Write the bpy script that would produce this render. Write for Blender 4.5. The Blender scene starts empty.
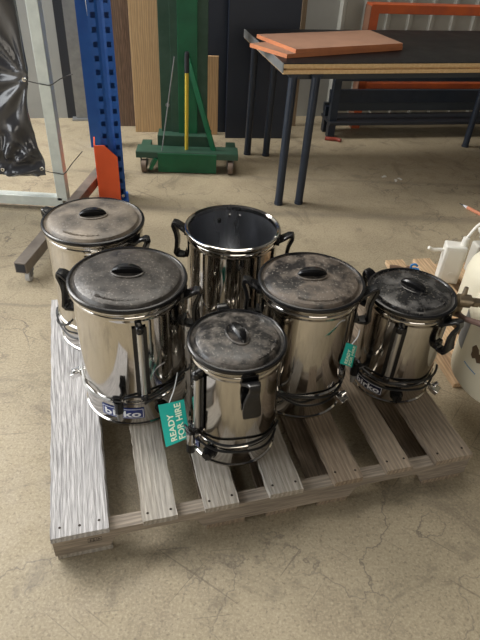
import bpy, bmesh, math, random
from mathutils import Vector, Matrix
random.seed(7)
PI = math.pi
R = math.radians
S = bpy.context.scene
C = S.collection

# ------------------------------------------------------------ camera
cam = bpy.data.cameras.new('camera'); co = bpy.data.objects.new('camera', cam); C.objects.link(co)
CH = 1.3578; PITCH = 0.653; ROLL = 0.0598; F = 560.0
fwd = Vector((0, math.cos(PITCH), -math.sin(PITCH))); rt = Vector((1, 0, 0)); up = rt.cross(fwd)
r2 = math.cos(ROLL)*rt + math.sin(ROLL)*up; u2 = -math.sin(ROLL)*rt + math.cos(ROLL)*up
m = Matrix((r2, u2, -fwd)).transposed().to_4x4(); m.translation = Vector((0, 0, CH)); co.matrix_world = m
cam.sensor_fit = 'VERTICAL'; cam.sensor_height = 24.0; cam.lens = 24.0*F/640.0
cam.clip_start = 0.05; cam.clip_end = 60
S.camera = co
# ------------------------------------------------------------ light
S.view_settings.view_transform = 'Standard'; S.view_settings.look = 'None'
S.view_settings.gamma = 1.0; S.view_settings.use_curve_mapping = False
S.view_settings.exposure = 0.40
w = bpy.data.worlds.new('world'); S.world = w; w.use_nodes = True
bg = w.node_tree.nodes['Background']; bg.inputs[0].default_value = (0.75, 0.85, 1.0, 1); bg.inputs[1].default_value = 0.04


def area(name, loc, target, sx, sy, power, col):
    l = bpy.data.lights.new(name, 'AREA'); l.shape = 'RECTANGLE'; l.size = sx; l.size_y = sy; l.energy = power; l.color = col
    o = bpy.data.objects.new(name, l); C.objects.link(o); o.location = loc
    d = Vector(target) - Vector(loc); o.rotation_euler = d.to_track_quat('-Z', 'Y').to_euler()
    return o


area('roller_door_daylight', (-4.8, 1.2, 2.0), (0, 1.5, 0.4), 6.0, 3.4, 265, (0.95, 0.98, 1.0))
area('high_window_daylight', (-3.1, 3.45, 3.0), (-0.1, 1.1, 0.2), 2.4, 1.9, 235, (1.0, 0.97, 0.93))
area('roof_skylight', (-0.4, 2.9, 4.8), (-0.2, 1.5, 0), 2.6, 4.0, 140, (1.0, 0.94, 0.84))
area('front_fill', (1.8, -4.4, 2.4), (0.4, 1.0, 0.3), 4.0, 2.6, 70, (1.0, 0.92, 0.80))  # unseen fill light added behind the camera


# ------------------------------------------------------------ materials
def mat(name, col, rough=0.5, metal=0.0, col2=None, scale=8.0, bump=0.0, bscale=None, stretch=(1, 1, 1), lo=0.35, hi=0.65,
        detail=6, coat=0.0, rough2=None, spec=None, alpha=None):
    M = bpy.data.materials.new(name); M.use_nodes = True
    N = M.node_tree.nodes; L = M.node_tree.links; b = N['Principled BSDF']
    b.inputs['Base Color'].default_value = (*col, 1); b.inputs['Roughness'].default_value = rough
    b.inputs['Metallic'].default_value = metal
    if spec is not None: b.inputs['Specular IOR Level'].default_value = spec
    if coat: b.inputs['Coat Weight'].default_value = coat
    if col2 or bump or rough2 is not None:
        tc = N.new('ShaderNodeTexCoord'); mp = N.new('ShaderNodeMapping'); mp.inputs['Scale'].default_value = stretch
        L.new(tc.outputs['Object'], mp.inputs['Vector'])
        n = N.new('ShaderNodeTexNoise'); n.inputs['Scale'].default_value = scale; n.inputs['Detail'].default_value = detail
        n.inputs['Roughness'].default_value = 0.6
        L.new(mp.outputs[0], n.inputs['Vector'])
        rp = N.new('ShaderNodeMapRange'); rp.inputs[1].default_value = lo; rp.inputs[2].default_value = hi
        L.new(n.outputs['Fac'], rp.inputs[0])
        if col2:
            mx = N.new('ShaderNodeMix'); mx.data_type = 'RGBA'
            mx.inputs[6].default_value = (*col, 1); mx.inputs[7].default_value = (*col2, 1)
            L.new(rp.outputs[0], mx.inputs[0]); L.new(mx.outputs[2], b.inputs['Base Color'])
        if rough2 is not None:
            r_ = N.new('ShaderNodeMapRange'); r_.inputs[3].default_value = rough; r_.inputs[4].default_value = rough2
            L.new(rp.outputs[0], r_.inputs[0]); L.new(r_.outputs[0], b.inputs['Roughness'])
        if bump:
            n2 = N.new('ShaderNodeTexNoise'); n2.inputs['Scale'].default_value = bscale or scale; n2.inputs['Detail'].default_value = 4
            L.new(mp.outputs[0], n2.inputs['Vector'])
            bp = N.new('ShaderNodeBump'); bp.inputs['Strength'].default_value = bump; bp.inputs['Distance'].default_value = 0.01
            L.new(n2.outputs['Fac'], bp.inputs['Height']); L.new(bp.outputs[0], b.inputs['Normal'])
    return M


def wood(name, col, dark, streak=(0.2, 0.2, 0.2), along='Y', rough=0.85, bump=0.6, knots=True):
    """grain running along local Y of the board"""
    M = bpy.data.materials.new(name); M.use_nodes = True
    N = M.node_tree.nodes; L = M.node_tree.links; b = N['Principled BSDF']; b.inputs['Roughness'].default_value = rough
    tc = N.new('ShaderNodeTexCoord'); mp = N.new('ShaderNodeMapping')
    mp.inputs['Scale'].default_value = {'Y': (1, .08, 1), 'X': (.08, 1, 1), 'Z': (1, 1, .08)}[along]
    L.new(tc.outputs['Object'], mp.inputs[0])
    n0 = N.new('ShaderNodeTexNoise'); n0.inputs['Scale'].default_value = 9; n0.inputs['Detail'].default_value = 3
    L.new(mp.outputs[0], n0.inputs['Vector'])
    ad = N.new('ShaderNodeVectorMath'); ad.operation = 'MULTIPLY_ADD'
    L.new(n0.outputs['Color'], ad.inputs[0]); ad.inputs[1].default_value = (.06, .06, .06); L.new(mp.outputs[0], ad.inputs[2])
    n1 = N.new('ShaderNodeTexNoise'); n1.inputs['Scale'].default_value = 170; n1.inputs['Detail'].default_value = 5
    L.new(ad.outputs[0], n1.inputs['Vector'])
    wv = N.new('ShaderNodeTexWave'); wv.inputs['Scale'].default_value = 22; wv.inputs['Distortion'].default_value = 6
    wv.inputs['Detail'].default_value = 3; wv.inputs['Detail Scale'].default_value = 1.5
    wv.bands_direction = 'X' if along != 'X' else 'Y'
    L.new(ad.outputs[0], wv.inputs['Vector'])
    mr = N.new('ShaderNodeMapRange'); mr.inputs[1].default_value = .35; mr.inputs[2].default_value = .7; L.new(n1.outputs['Fac'], mr.inputs[0])
    mx = N.new('ShaderNodeMix'); mx.data_type = 'RGBA'; mx.inputs[6].default_value = (*dark, 1); mx.inputs[7].default_value = (*col, 1)
    L.new(mr.outputs[0], mx.inputs[0])
    n3 = N.new('ShaderNodeTexNoise'); n3.inputs['Scale'].default_value = 7; n3.inputs['Detail'].default_value = 4; L.new(mp.outputs[0], n3.inputs['Vector'])
    m3 = N.new('ShaderNodeMapRange'); m3.inputs[1].default_value = .4; m3.inputs[2].default_value = .7; m3.inputs[4].default_value = .6; L.new(n3.outputs['Fac'], m3.inputs[0])
    mx2 = N.new('ShaderNodeMix'); mx2.data_type = 'RGBA'; L.new(m3.outputs[0], mx2.inputs[0]); L.new(mx.outputs[2], mx2.inputs[6]); mx2.inputs[7].default_value = (*streak, 1)
    mx3 = N.new('ShaderNodeMix'); mx3.data_type = 'RGBA'; mx3.blend_type = 'MULTIPLY'; mx3.inputs[0].default_value = .25
    L.new(mx2.outputs[2], mx3.inputs[6]); L.new(wv.outputs['Color'], mx3.inputs[7])
    L.new(mx3.outputs[2], b.inputs['Base Color'])
    bp = N.new('ShaderNodeBump'); bp.inputs['Strength'].default_value = bump; bp.inputs['Distance'].default_value = .003
    L.new(n1.outputs['Fac'], bp.inputs['Height']); L.new(bp.outputs[0], b.inputs['Normal'])
    return M


def concrete():
    M = bpy.data.materials.new('concrete_floor'); M.use_nodes = True
    N = M.node_tree.nodes; L = M.node_tree.links; b = N['Principled BSDF']
    tc = N.new('ShaderNodeTexCoord')

    def noise(s, d=8, dist=0., vec=None, r=.6):
        n = N.new('ShaderNodeTexNoise'); n.inputs['Scale'].default_value = s; n.inputs['Detail'].default_value = d
        n.inputs['Distortion'].default_value = dist; n.inputs['Roughness'].default_value = r
        L.new(vec or tc.outputs['Object'], n.inputs['Vector']); return n.outputs['Fac']

    def rng(i, a, b_, c=0., d=1.):
        n = N.new('ShaderNodeMapRange'); L.new(i, n.inputs[0]); n.inputs[1].default_value = a; n.inputs[2].default_value = b_
        n.inputs[3].default_value = c; n.inputs[4].default_value = d; return n.outputs[0]

    def mix(f, A, B, mode='MIX'):
        n = N.new('ShaderNodeMix'); n.data_type = 'RGBA'; n.blend_type = mode
        if isinstance(f, float): n.inputs[0].default_value = f
        else: L.new(f, n.inputs[0])
        for i, v in ((6, A), (7, B)):
            if isinstance(v, tuple): n.inputs[i].default_value = (*v, 1)
            else: L.new(v, n.inputs[i])
        return n.outputs[2]
    base = mix(rng(noise(1.1, 5), .35, .65), (.30, .25, .168), (.38, .317, .215))
    base = mix(rng(noise(5, 9, .8), .48, .70, 0, .5), base, (.22, .175, .12))
    base = mix(rng(noise(150, 5), .45, .70, 0, .7), base, (.50, .43, .30))
    base = mix(rng(noise(110, 6, .3), .54, .66, 0, .6), base, (.17, .135, .09))
    base = mix(rng(noise(3, 10, 2.0, r=.75), .53, .62, 0, .50), base, (.15, .125, .09))
    for rot, sc, o_ in ((35, (70, 2.2, 1), 0), (-58, (60, 1.8, 1), 7), (80, (80, 2.5, 1), 13)):
        m0 = N.new('ShaderNodeMapping'); m0.inputs['Rotation'].default_value = (0, 0, R(rot)); m0.inputs['Location'].default_value = (o_, o_, 0)
        L.new(tc.outputs['Object'], m0.inputs[0])
        mq = N.new('ShaderNodeMapping'); mq.inputs['Scale'].default_value = sc; L.new(m0.outputs[0], mq.inputs[0])
        base = mix(rng(noise(1.0, 2, .3, vec=mq.outputs[0]), .70, .73, 0, .5), base, (.13, .105, .075))
    # scratches and hairline cracks
    vo = N.new('ShaderNodeTexVoronoi'); vo.feature = 'DISTANCE_TO_EDGE'; vo.inputs['Scale'].default_value = 2.6
    dn = N.new('ShaderNodeTexNoise'); dn.inputs['Scale'].default_value = 4; dn.inputs['Detail'].default_value = 6
    L.new(tc.outputs['Object'], dn.inputs['Vector'])
    ma = N.new('ShaderNodeVectorMath'); ma.operation = 'MULTIPLY_ADD'; L.new(dn.outputs['Color'], ma.inputs[0]); ma.inputs[1].default_value = (.5, .5, .5)
    L.new(tc.outputs['Object'], ma.inputs[2]); L.new(ma.outputs[0], vo.inputs['Vector'])
    cr = rng(vo.outputs['Distance'], 0., .011, 1., 0.)
    msk = rng(noise(1.3, 3), .45, .55)
    mm = N.new('ShaderNodeMath'); mm.operation = 'MULTIPLY'; L.new(cr, mm.inputs[0]); L.new(msk, mm.inputs[1])
    m2 = N.new('ShaderNodeMath'); m2.operation = 'MULTIPLY'; L.new(mm.outputs[0], m2.inputs[0]); m2.inputs[1].default_value = .8
    base = mix(m2.outputs[0], base, (.12, .10, .08))
    # long darker bands across the floor
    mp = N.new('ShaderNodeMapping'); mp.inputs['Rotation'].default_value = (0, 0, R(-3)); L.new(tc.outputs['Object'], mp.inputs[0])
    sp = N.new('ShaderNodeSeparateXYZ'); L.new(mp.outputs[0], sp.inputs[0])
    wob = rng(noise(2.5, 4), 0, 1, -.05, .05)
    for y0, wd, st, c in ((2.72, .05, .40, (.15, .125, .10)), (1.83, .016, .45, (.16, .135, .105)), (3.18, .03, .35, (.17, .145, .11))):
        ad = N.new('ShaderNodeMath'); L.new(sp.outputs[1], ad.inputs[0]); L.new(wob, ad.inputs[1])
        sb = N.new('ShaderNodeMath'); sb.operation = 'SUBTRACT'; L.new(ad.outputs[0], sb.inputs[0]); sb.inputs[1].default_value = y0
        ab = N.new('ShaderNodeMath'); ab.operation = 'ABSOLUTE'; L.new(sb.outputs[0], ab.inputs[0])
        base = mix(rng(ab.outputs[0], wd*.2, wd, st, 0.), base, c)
    L.new(base, b.inputs['Base Color'])
    L.new(rng(noise(12, 5), .3, .7, .45, .7), b.inputs['Roughness'])
    bp = N.new('ShaderNodeBump'); bp.inputs['Strength'].default_value = .25; bp.inputs['Distance'].default_value = .004
    L.new(noise(90, 6), bp.inputs['Height']); L.new(bp.outputs[0], b.inputs['Normal'])
    return M


M_floor = concrete()
M_steel = mat('stainless_steel', (.63, .605, .57), .06, 1.0, col2=(.54, .515, .475), scale=9, stretch=(1, 1, .25), rough2=.15, bump=.10, bscale=6, lo=.4, hi=.75)
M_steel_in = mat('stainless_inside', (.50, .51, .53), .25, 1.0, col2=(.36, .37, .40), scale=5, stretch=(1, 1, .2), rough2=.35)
M_chrome = mat('chrome', (.82, .81, .8), .12, 1.0)
M_black = mat('black_plastic', (.008, .008, .009), .27, 0)
M_lidA = mat('dusty_black_lid', (.03, .027, .025), .34, 0, col2=(.27, .225, .175), scale=7, rough2=.55, lo=.36, hi=.62, detail=9, bump=.12, bscale=70)
M_lidB = mat('dusty_black_lid_b', (.022, .020, .019), .30, 0, col2=(.085, .074, .064), scale=24, rough2=.42, lo=.3, hi=.7, detail=10, bump=.12, bscale=70)
M_lidD = mat('smeared_black_lid', (.012, .011, .011), .28, 0, col2=(.13, .112, .095), scale=30, rough2=.55, lo=.45, hi=.66, detail=8, bump=.08, bscale=60)
M_lidE = mat('patchy_black_lid', (.016, .014, .014), .3, 0, col2=(.14, .112, .088), scale=15, rough2=.6, lo=.42, hi=.58, detail=9, bump=.08, bscale=60)
M_lidF = mat('glossy_black_lid', (.014, .014, .015), .2, 0, col2=(.11, .105, .10), scale=14, rough2=.5, lo=.48, hi=.68, detail=9, bump=.06, bscale=60)
M_rubber = mat('black_cable', (.01, .01, .011), .4)
M_grey = mat('grey_rubber', (.16, .16, .16), .6)
M_glass = bpy.data.materials.new('sight_tube'); M_glass.use_nodes = True
_b = M_glass.node_tree.nodes['Principled BSDF']; _b.inputs['Base Color'].default_value = (.55, .53, .49, 1); _b.inputs['Roughness'].default_value = .12
_b.inputs['Metallic'].default_value = .7
M_blue_l = mat('label_blue', (.018, .035, .17), .35)
M_navy_l = mat('label_dark', (.006, .009, .035), .6, spec=.2)
M_white = mat('white_print', (.8, .82, .86), .4)
M_teal = mat('teal_card', (.0, .33, .27), .45, col2=(.0, .38, .30), scale=6)
M_tagtxt = mat('pale_print', (.72, .82, .62), .5)
M_wgrey = wood('weathered_grey_timber', (.66, .64, .635), (.33, .32, .32), (.55, .535, .53), bump=1.2)
M_wtan = wood('weathered_tan_timber', (.47, .42, .345), (.25, .215, .17), (.52, .50, .47))
M_wpale = wood('pale_timber', (.52, .49, .45), (.30, .27, .23), (.44, .38, .30))
M_wbrown = wood('brown_timber', (.42, .33, .24), (.20, .15, .105), (.32, .25, .18))
M_wbrown2 = wood('grey_brown_timber', (.40, .32, .245), (.18, .14, .10), (.46, .38, .29))
M_wraw = wood('stringer_timber', (.42, .355, .285), (.24, .20, .16), (.34, .30, .25), along='X')
M_wclean = wood('clean_timber', (.70, .50, .31), (.52, .35, .20), (.60, .43, .27), bump=.2)
M_nail = mat('rusty_nail', (.035, .025, .02), .6, .4)
M_stamp = mat('stamp_ink', (.06, .05, .045), .8)


for M_, a_ in ((M_lidA, .5), (M_lidB, .45), (M_lidD, .45), (M_lidE, .6), (M_lidF, .4)):
    N = M_.node_tree.nodes; L = M_.node_tree.links; b = N['Principled BSDF']
    src = b.inputs['Base Color'].links[0].from_socket
    tc = N.new('ShaderNodeTexCoord'); n = N.new('ShaderNodeTexNoise'); n.inputs['Scale'].default_value = 150; n.inputs['Detail'].default_value = 3
    L.new(tc.outputs['Object'], n.inputs['Vector'])
    r_ = N.new('ShaderNodeMapRange'); r_.inputs[1].default_value = .60; r_.inputs[2].default_value = .68; r_.inputs[4].default_value = a_; L.new(n.outputs['Fac'], r_.inputs[0])
    mx = N.new('ShaderNodeMix'); mx.data_type = 'RGBA'; L.new(r_.outputs[0], mx.inputs[0]); L.new(src, mx.inputs[6]); mx.inputs[7].default_value = (.30, .27, .23, 1)
    L.new(mx.outputs[2], b.inputs['Base Color'])


# ------------------------------------------------------------ builders
class MB:
    def __init__(s): s.bm = bmesh.new()

    def box(s, c, d, rot=None):
        M = Matrix.Translation(Vector(c)) @ (rot.to_4x4() if rot else Matrix.Identity(4)) @ Matrix.Diagonal((d[0], d[1], d[2], 1))
        bmesh.ops.create_cube(s.bm, size=1.0, matrix=M); return s

    def beam(s, a, b, wx, wy, upv=(0, 0, 1)):
        a = Vector(a); b = Vector(b); z = (b-a).normalized(); x = Vector(upv).cross(z)
        if x.length < 1e-4: x = Vector((1, 0, 0)).cross(z) if abs(z.x) < .9 else Vector((0, 1, 0)).cross(z)
        x.normalize(); y = z.cross(x)
        Rm = Matrix((x, y, z)).transposed()
        return s.box((a+b)/2, (wx, wy, (b-a).length), Rm)

    def cyl(s, a, b, r0, r1=None, seg=24):
        a = Vector(a); b = Vector(b); d = b-a
        q = d.to_track_quat('Z', 'Y').to_matrix().to_4x4(); q.translation = (a+b)/2
        bmesh.ops.create_cone(s.bm, cap_ends=True, segments=seg, radius1=r0, radius2=r0 if r1 is None else r1, depth=d.length, matrix=q); return s

    def tube(s, pts, r, seg=8, smooth=4, closed=False):
        pts = [Vector(p) for p in pts]
        if smooth > 1 and len(pts) > 2:
            q = []; n = len(pts)
            for i in range(n-1):
                p0 = pts[max(i-1, 0)]; p1 = pts[i]; p2 = pts[i+1]; p3 = pts[min(i+2, n-1)]
                for k in range(smooth):
                    t = k/smooth
                    q.append(.5*((2*p1)+(p2-p0)*t+(2*p0-5*p1+4*p2-p3)*t*t+(3*p1-p0-3*p2+p3)*t**3))
            q.append(pts[-1]); pts = q
        rings = []; ref = None; n = len(pts)
        for i, p in enumerate(pts):
            t = (pts[min(i+1, n-1)]-pts[max(i-1, 0)]).normalized()
            if ref is None: ref = Vector((0, 0, 1)) if abs(t.z) < .9 else Vector((1, 0, 0))
            x = (ref-t*ref.dot(t)).normalized(); y = t.cross(x); ref = x
            rr = r[min(i*len(r)//n, len(r)-1)] if isinstance(r, (list, tuple)) else r
            rings.append([s.bm.verts.new(p+x*rr*math.cos(2*PI*k/seg)+y*rr*math.sin(2*PI*k/seg)) for k in range(seg)])
        for a, b in zip(rings, rings[1:]):
            for k in range(seg): s.bm.faces.new((a[k], a[(k+1) % seg], b[(k+1) % seg], b[k]))
        s.bm.faces.new(rings[0][::-1]); s.bm.faces.new(rings[-1]); return s

    def lathe(s, prof, seg=96, c=(0, 0, 0), cap0=True, cap1=True):
        rings = []; cx, cy, cz = c
        for r, z in prof:
            rings.append([s.bm.verts.new((cx+r*math.cos(2*PI*k/seg), cy+r*math.sin(2*PI*k/seg), cz+z)) for k in range(seg)])
        for a, b in zip(rings, rings[1:]):
            for k in range(seg): s.bm.faces.new((a[k], a[(k+1) % seg], b[(k+1) % seg], b[k]))
        if cap0: s.bm.faces.new(rings[0][::-1])
        if cap1: s.bm.faces.new(rings[-1])
        return s

    def prism(s, poly, fn, t0, t1):
        """poly 2D; fn(u,v,t)->3D"""
        a = [s.bm.verts.new(fn(u, v, t0)) for u, v in poly]; b = [s.bm.verts.new(fn(u, v, t1)) for u, v in poly]
        n = len(poly)
        for k in range(n): s.bm.faces.new((a[k], a[(k+1) % n], b[(k+1) % n], b[k]))
        s.bm.faces.new(a[::-1]); s.bm.faces.new(b); return s

    def ribbon(s, pts, wdir, w, th):
        """flat strap: closed or open centre line pts in a plane, wdir = width direction"""
        wd = Vector(wdir).normalized(); P = [Vector(p) for p in pts]; n = len(P); rows = []
        for i, p in enumerate(P):
            t = (P[min(i+1, n-1)]-P[max(i-1, 0)]).normalized(); nn = t.cross(wd).normalized()
            ww = w[i] if isinstance(w, (list, tuple)) else w
            tt = th[i] if isinstance(th, (list, tuple)) else th
            rows.append([s.bm.verts.new(p+wd*a*ww/2+nn*b*tt/2) for a, b in ((-1, -.6), (-.8, -1), (.8, -1), (1, -.6), (1, .6), (.8, 1), (-.8, 1), (-1, .6))])
        for a, b in zip(rows, rows[1:]):
            for k in range(8): s.bm.faces.new((a[k], a[(k+1) % 8], b[(k+1) % 8], b[k]))
        s.bm.faces.new(rows[0][::-1]); s.bm.faces.new(rows[-1]); return s

    def build(s, name, mt, parent=None, bevel=0, smooth=35, loc=None, rz=None):
        bmesh.ops.recalc_face_normals(s.bm, faces=s.bm.faces[:])
        me = bpy.data.meshes.new(name); s.bm.to_mesh(me); s.bm.free()
        o = bpy.data.objects.new(name, me); C.objects.link(o)
        if mt: me.materials.append(mt)
        if smooth: 
            me.shade_smooth(); me.set_sharp_from_angle(angle=R(smooth))
        if parent: o.parent = parent
        if loc: o.location = loc
        if rz is not None: o.rotation_euler.z = rz
        if bevel:
            bv = o.modifiers.new('bevel', 'BEVEL'); bv.width = bevel; bv.segments = 2; bv.limit_method = 'ANGLE'
        return o


def thing(name, label, cat, loc=(0, 0, 0), rz=0, group=None):
    o = bpy.data.objects.new(name, None); C.objects.link(o); o.location = loc; o.rotation_euler = (0, 0, rz); o.empty_display_size = .05
    o['label'] = label; o['category'] = cat
    if group: o['group'] = group
    return o


def tag(o, label, cat, group=None):
    o['label'] = label; o['category'] = cat
    if group: o['group'] = group
    return o


def struct(o): o['kind'] = 'structure'; return o


FC = {}


def text_verts(txt, size=1.0, spacing=1.0, bold=0.0):
    cu = bpy.data.curves.new('t', 'FONT'); cu.body = txt; cu.size = size; cu.align_x = 'CENTER'; cu.align_y = 'CENTER'
    cu.space_character = spacing; cu.offset = bold; cu.resolution_u = 3
    o = bpy.data.objects.new('t', cu); C.objects.link(o)
    dg = bpy.context.evaluated_depsgraph_get(); dg.update()
    me = o.evaluated_get(dg).to_mesh()
    V = [v.co.copy() for v in me.vertices]; Fc = [tuple(p.vertices) for p in me.polygons]
    o.evaluated_get(dg).to_mesh_clear(); bpy.data.objects.remove(o); bpy.data.curves.remove(cu)
    return V, Fc


def text_mesh(name, V, Fc, fn, mt, parent):
    me = bpy.data.meshes.new(name); me.from_pydata([fn(v) for v in V], [], Fc); me.materials.append(mt)
    o = bpy.data.objects.new(name, me); C.objects.link(o); o.parent = parent
    return o


# ------------------------------------------------------------ room shell
YAW = R(12.0); ex = Vector((math.cos(YAW), math.sin(YAW), 0)); ey = Vector((-math.sin(YAW), math.cos(YAW), 0))
WO = Vector((0.0, 4.31, 0))


def WP(u, v, z=0): return WO + ex*u + ey*v + Vector((0, 0, z))


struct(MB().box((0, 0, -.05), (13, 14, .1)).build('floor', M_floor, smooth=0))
M_wall = mat('pale_grey_wall', (.36, .365, .345), .7, col2=(.31, .315, .30), scale=3)
M_clad = mat('cladding_steel', (.46, .46, .42), .45, .2, col2=(.40, .40, .36), scale=4)
M_dwall = mat('dim_wall', (.17, .165, .155), .8)
mb = MB()
mb.box((0, .06, 2.2), (12, .08, 4.4))
wall = struct(mb.build('wall_back', M_wall, smooth=0, loc=WO, rz=YAW))
struct(MB().box((6.2, -1, 2.2), (.1, 12, 4.4)).build('wall_right', M_dwall, smooth=0))
struct(MB().box((-6.2, -1, 2.2), (.1, 12, 4.4)).build('wall_left', M_dwall, smooth=0))
struct(MB().box((0, -6.5, 2.2), (12.4, .1, 4.4)).build('wall_front', M_dwall, smooth=0))
M_ceil = mat('dark_roof', (.05, .05, .055), .8)
struct(MB().box((0, 0, 5.0), (13, 14, .1)).build('ceiling', M_ceil, smooth=0))
# ribbed cladding on the right part of the back wall
poly = []; u = .58
while u < 3.6:
    poly += [(u, 0), (u+.012, -.022), (u+.035, -.022), (u+.047, 0)]; u += .168
mb = MB()
mb.prism(poly+[(3.6, .02), (.58, .02)], lambda a, b, t: Vector((a, b, t)), 0, 3.6)
struct(mb.build('trim_1', M_clad, smooth=0, loc=WO, rz=YAW))
# galvanised column and the panel and shaded recess left of it
M_galv = mat('galvanised_steel', (.36, .37, .37), .42, .6, col2=(.24, .25, .26), scale=14, bump=.05, detail=10, lo=.3, hi=.7)
mb = MB(); mb.box((0, 0, 1.7), (.014, .14, 3.4)); mb.box((.045, -.066, 1.7), (.104, .012, 3.4)); mb.box((.045, .066, 1.7), (.104, .012, 3.4)); mb.box((.045, 0, .006), (.16, .2, .012))
struct(mb.build('trim_2', M_galv, smooth=0, loc=(-1.262, 4.09, 0), rz=YAW))
M_lpanel = mat('light_panel', (.42, .42, .40), .6, col2=(.36, .36, .34), scale=2)
struct(MB().box((-.97, -.03, 1.6), (.0, .0, .0)).build('trim_3', M_lpanel)) if False else None
mb = MB(); mb.box((-.03, 0, 1.6), (.24, .05, 3.2))
struct(mb.build('trim_3', M_lpanel, smooth=0, loc=(-1.44, 4.07, 0), rz=YAW))
M_dark = mat('dark_paint_and_shade', (.02, .023, .03), .5)
mb = MB(); mb.box((0, 0, 1.6), (.07, .1, 3.2))  # dark strip standing in for the shade in the recess
struct(mb.build('trim_4', M_dark, smooth=0, loc=(-1.30, 4.10, 0), rz=YAW))

# ------------------------------------------------------------ leaning boards at the wall
M_ply = wood('brown_plywood', (.20, .12, .075), (.11, .065, .04), (.26, .19, .14), along='Z', bump=.2)
M_pine = wood('pine_board', (.66, .45, .24), (.56, .36, .18), (.60, .40, .21), along='Z', bump=.15)
M_pine2 = wood('small_pine_board', (.60, .39, .20), (.50, .31, .155), (.55, .36, .19), along='Z', bump=.15)
M_navy = mat('navy_board', (.007, .012, .026), .45, col2=(.010, .017, .034), scale=3)
M_navy2 = mat('navy_board_b', (.006, .012, .026), .5, col2=(.010, .016, .032), scale=4)


def leaning(name, xl, xr, y, h, th, mt, label, cat, lean=.06):
    o = MB().box(((xr-xl)/2, 0, h/2), (xr-xl, th, h)).build(name, mt, bevel=.002, smooth=0, loc=(xl, y, 0))
    o.rotation_euler = (-lean, 0, R(9)); tag(o, label, cat); return o


leaning('plywood_sheet', -.935, -.80, 3.95, 2.1, .018, M_ply, 'stained dark brown plywood strip leaning between blue post and pine board', 'board', .03)
leaning('pine_board', -.80, -.615, 3.86, 2.2, .035, M_pine, 'tall light pine board leaning behind the left of the green lift mast', 'board', .04)
leaning('pine_offcut', -.322, -.236, 3.88, .505, .02, M_pine2, 'short orange-tan timber offcut standing right of the green lift mast', 'board', .03)
leaning('navy_board', -.34, -.175, 3.93, 2.2, .02, M_navy2, 'narrow navy board behind the short timber offcut', 'board', .03)
leaning('dark_board', -.178, .272, 3.84, 2.3, .03, M_navy, 'wide near-black board standing at the wall behind table left end', 'board', .03)
M_tim = wood('timber_post', (.34, .25, .16), (.22, .16, .10), (.30, .22, .15), along='Z')
leaning('timber_batten', .287, .319, 4.18, 2.4, .03, M_tim, 'thin upright timber batten right of the near-black board', 'batten', .02)

# ------------------------------------------------------------ blue racking upright with orange column guard
M_blue = mat('rack_blue', (.008, .09, .40), .38, col2=(.012, .11, .44), scale=6, bump=.03)
M_org = mat('guard_orange', (.88, .125, .035), .42, col2=(.80, .11, .03), scale=8)
rk = thing('racking_upright', 'blue perforated pallet racking upright with an orange guard on its foot', 'racking', (-.703, 2.77, 0), R(14))


def rack_post(h=2.6):
    """C section closed by an added back plate, front face with two columns of real slots"""
    mb = MB(); bm = mb.bm; t = .002
    # face split into strips with square slots
    X = [-.052, -.040, -.020, -.008, .008, .020, .040, .052]
    zs = [0]; z = .04
    while z < h-.03:
        zs += [z, z+.024]; z += .060
    zs.append(h)
    ygrid = {0: 0, 1: 0, 2: 0, 3: .008, 4: .008, 5: 0, 6: 0, 7: 0}
    V = {}
    for i, x in enumerate(X):
        for j, zz in enumerate(zs):
            for k in (0, 1): V[i, j, k] = bm.verts.new((x, ygrid[i]+k*t*1.5, zz))
    hole = lambda i, j: i in (1, 5) and j % 2 == 1 and j < len(zs)-1
    for i in range(7):
        for j in range(len(zs)-1):
            if hole(i, j):
                for a, b in (((i, j), (i+1, j)), ((i+1, j), (i+1, j+1)), ((i+1, j+1), (i, j+1)), ((i, j+1), (i, j))):
                    bm.faces.new((V[a+(0,)], V[b+(0,)], V[b+(1,)], V[a+(1,)]))
                continue
            bm.faces.new((V[i, j, 0], V[i+1, j, 0], V[i+1, j+1, 0], V[i, j+1, 0]))
            bm.faces.new((V[i, j, 1], V[i, j+1, 1], V[i+1, j+1, 1], V[i+1, j, 1]))
    mb.box((-.051, .038, h/2), (.003, .072, h)); mb.box((.051, .038, h/2), (.003, .072, h))
    mb.box((0, .073, h/2), (.10, .003, h))  # back plate added to keep light from showing through the slots
    return mb


pf = rack_post().build('front_post', M_blue, rk, smooth=0)
pr_ = rack_post().build('rear_post', M_blue, rk, smooth=0, loc=(-.08, .87, 0)); pr_.rotation_euler.z = PI
MB().beam((-.01, .07, .35), (-.07, .80, .95), .022, .04).build('brace', M_galv, rk, smooth=0)
MB().beam((-.01, .07, 1.55), (-.07, .80, .95), .022, .04).build('brace', M_galv, rk, smooth=0)
MB().box((0, .035, .003), (.13, .12, .006)).build('base_plate', M_blue, rk, smooth=0)
g = MB()
g.prism([(-.082, 0), (.024, 0), (.024, .255), (-.036, .318), (-.082, .318)], lambda a, b, t: Vector((a, t, b)), -.040, -.034)
g.prism([(-.034, 0), (.09, 0), (.09, .318), (-.034, .318)], lambda a, b, t: Vector((t, a, b)), -.088, -.082)
gd = g.build('column_guard', M_org, rk, bevel=.001, smooth=0); gd['label'] = 'orange angled guard at the post foot'
MB().cyl((.036, -.002, .03), (.036, -.010, .03), .009, seg=6).build('bolt', M_chrome, rk)

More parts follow.
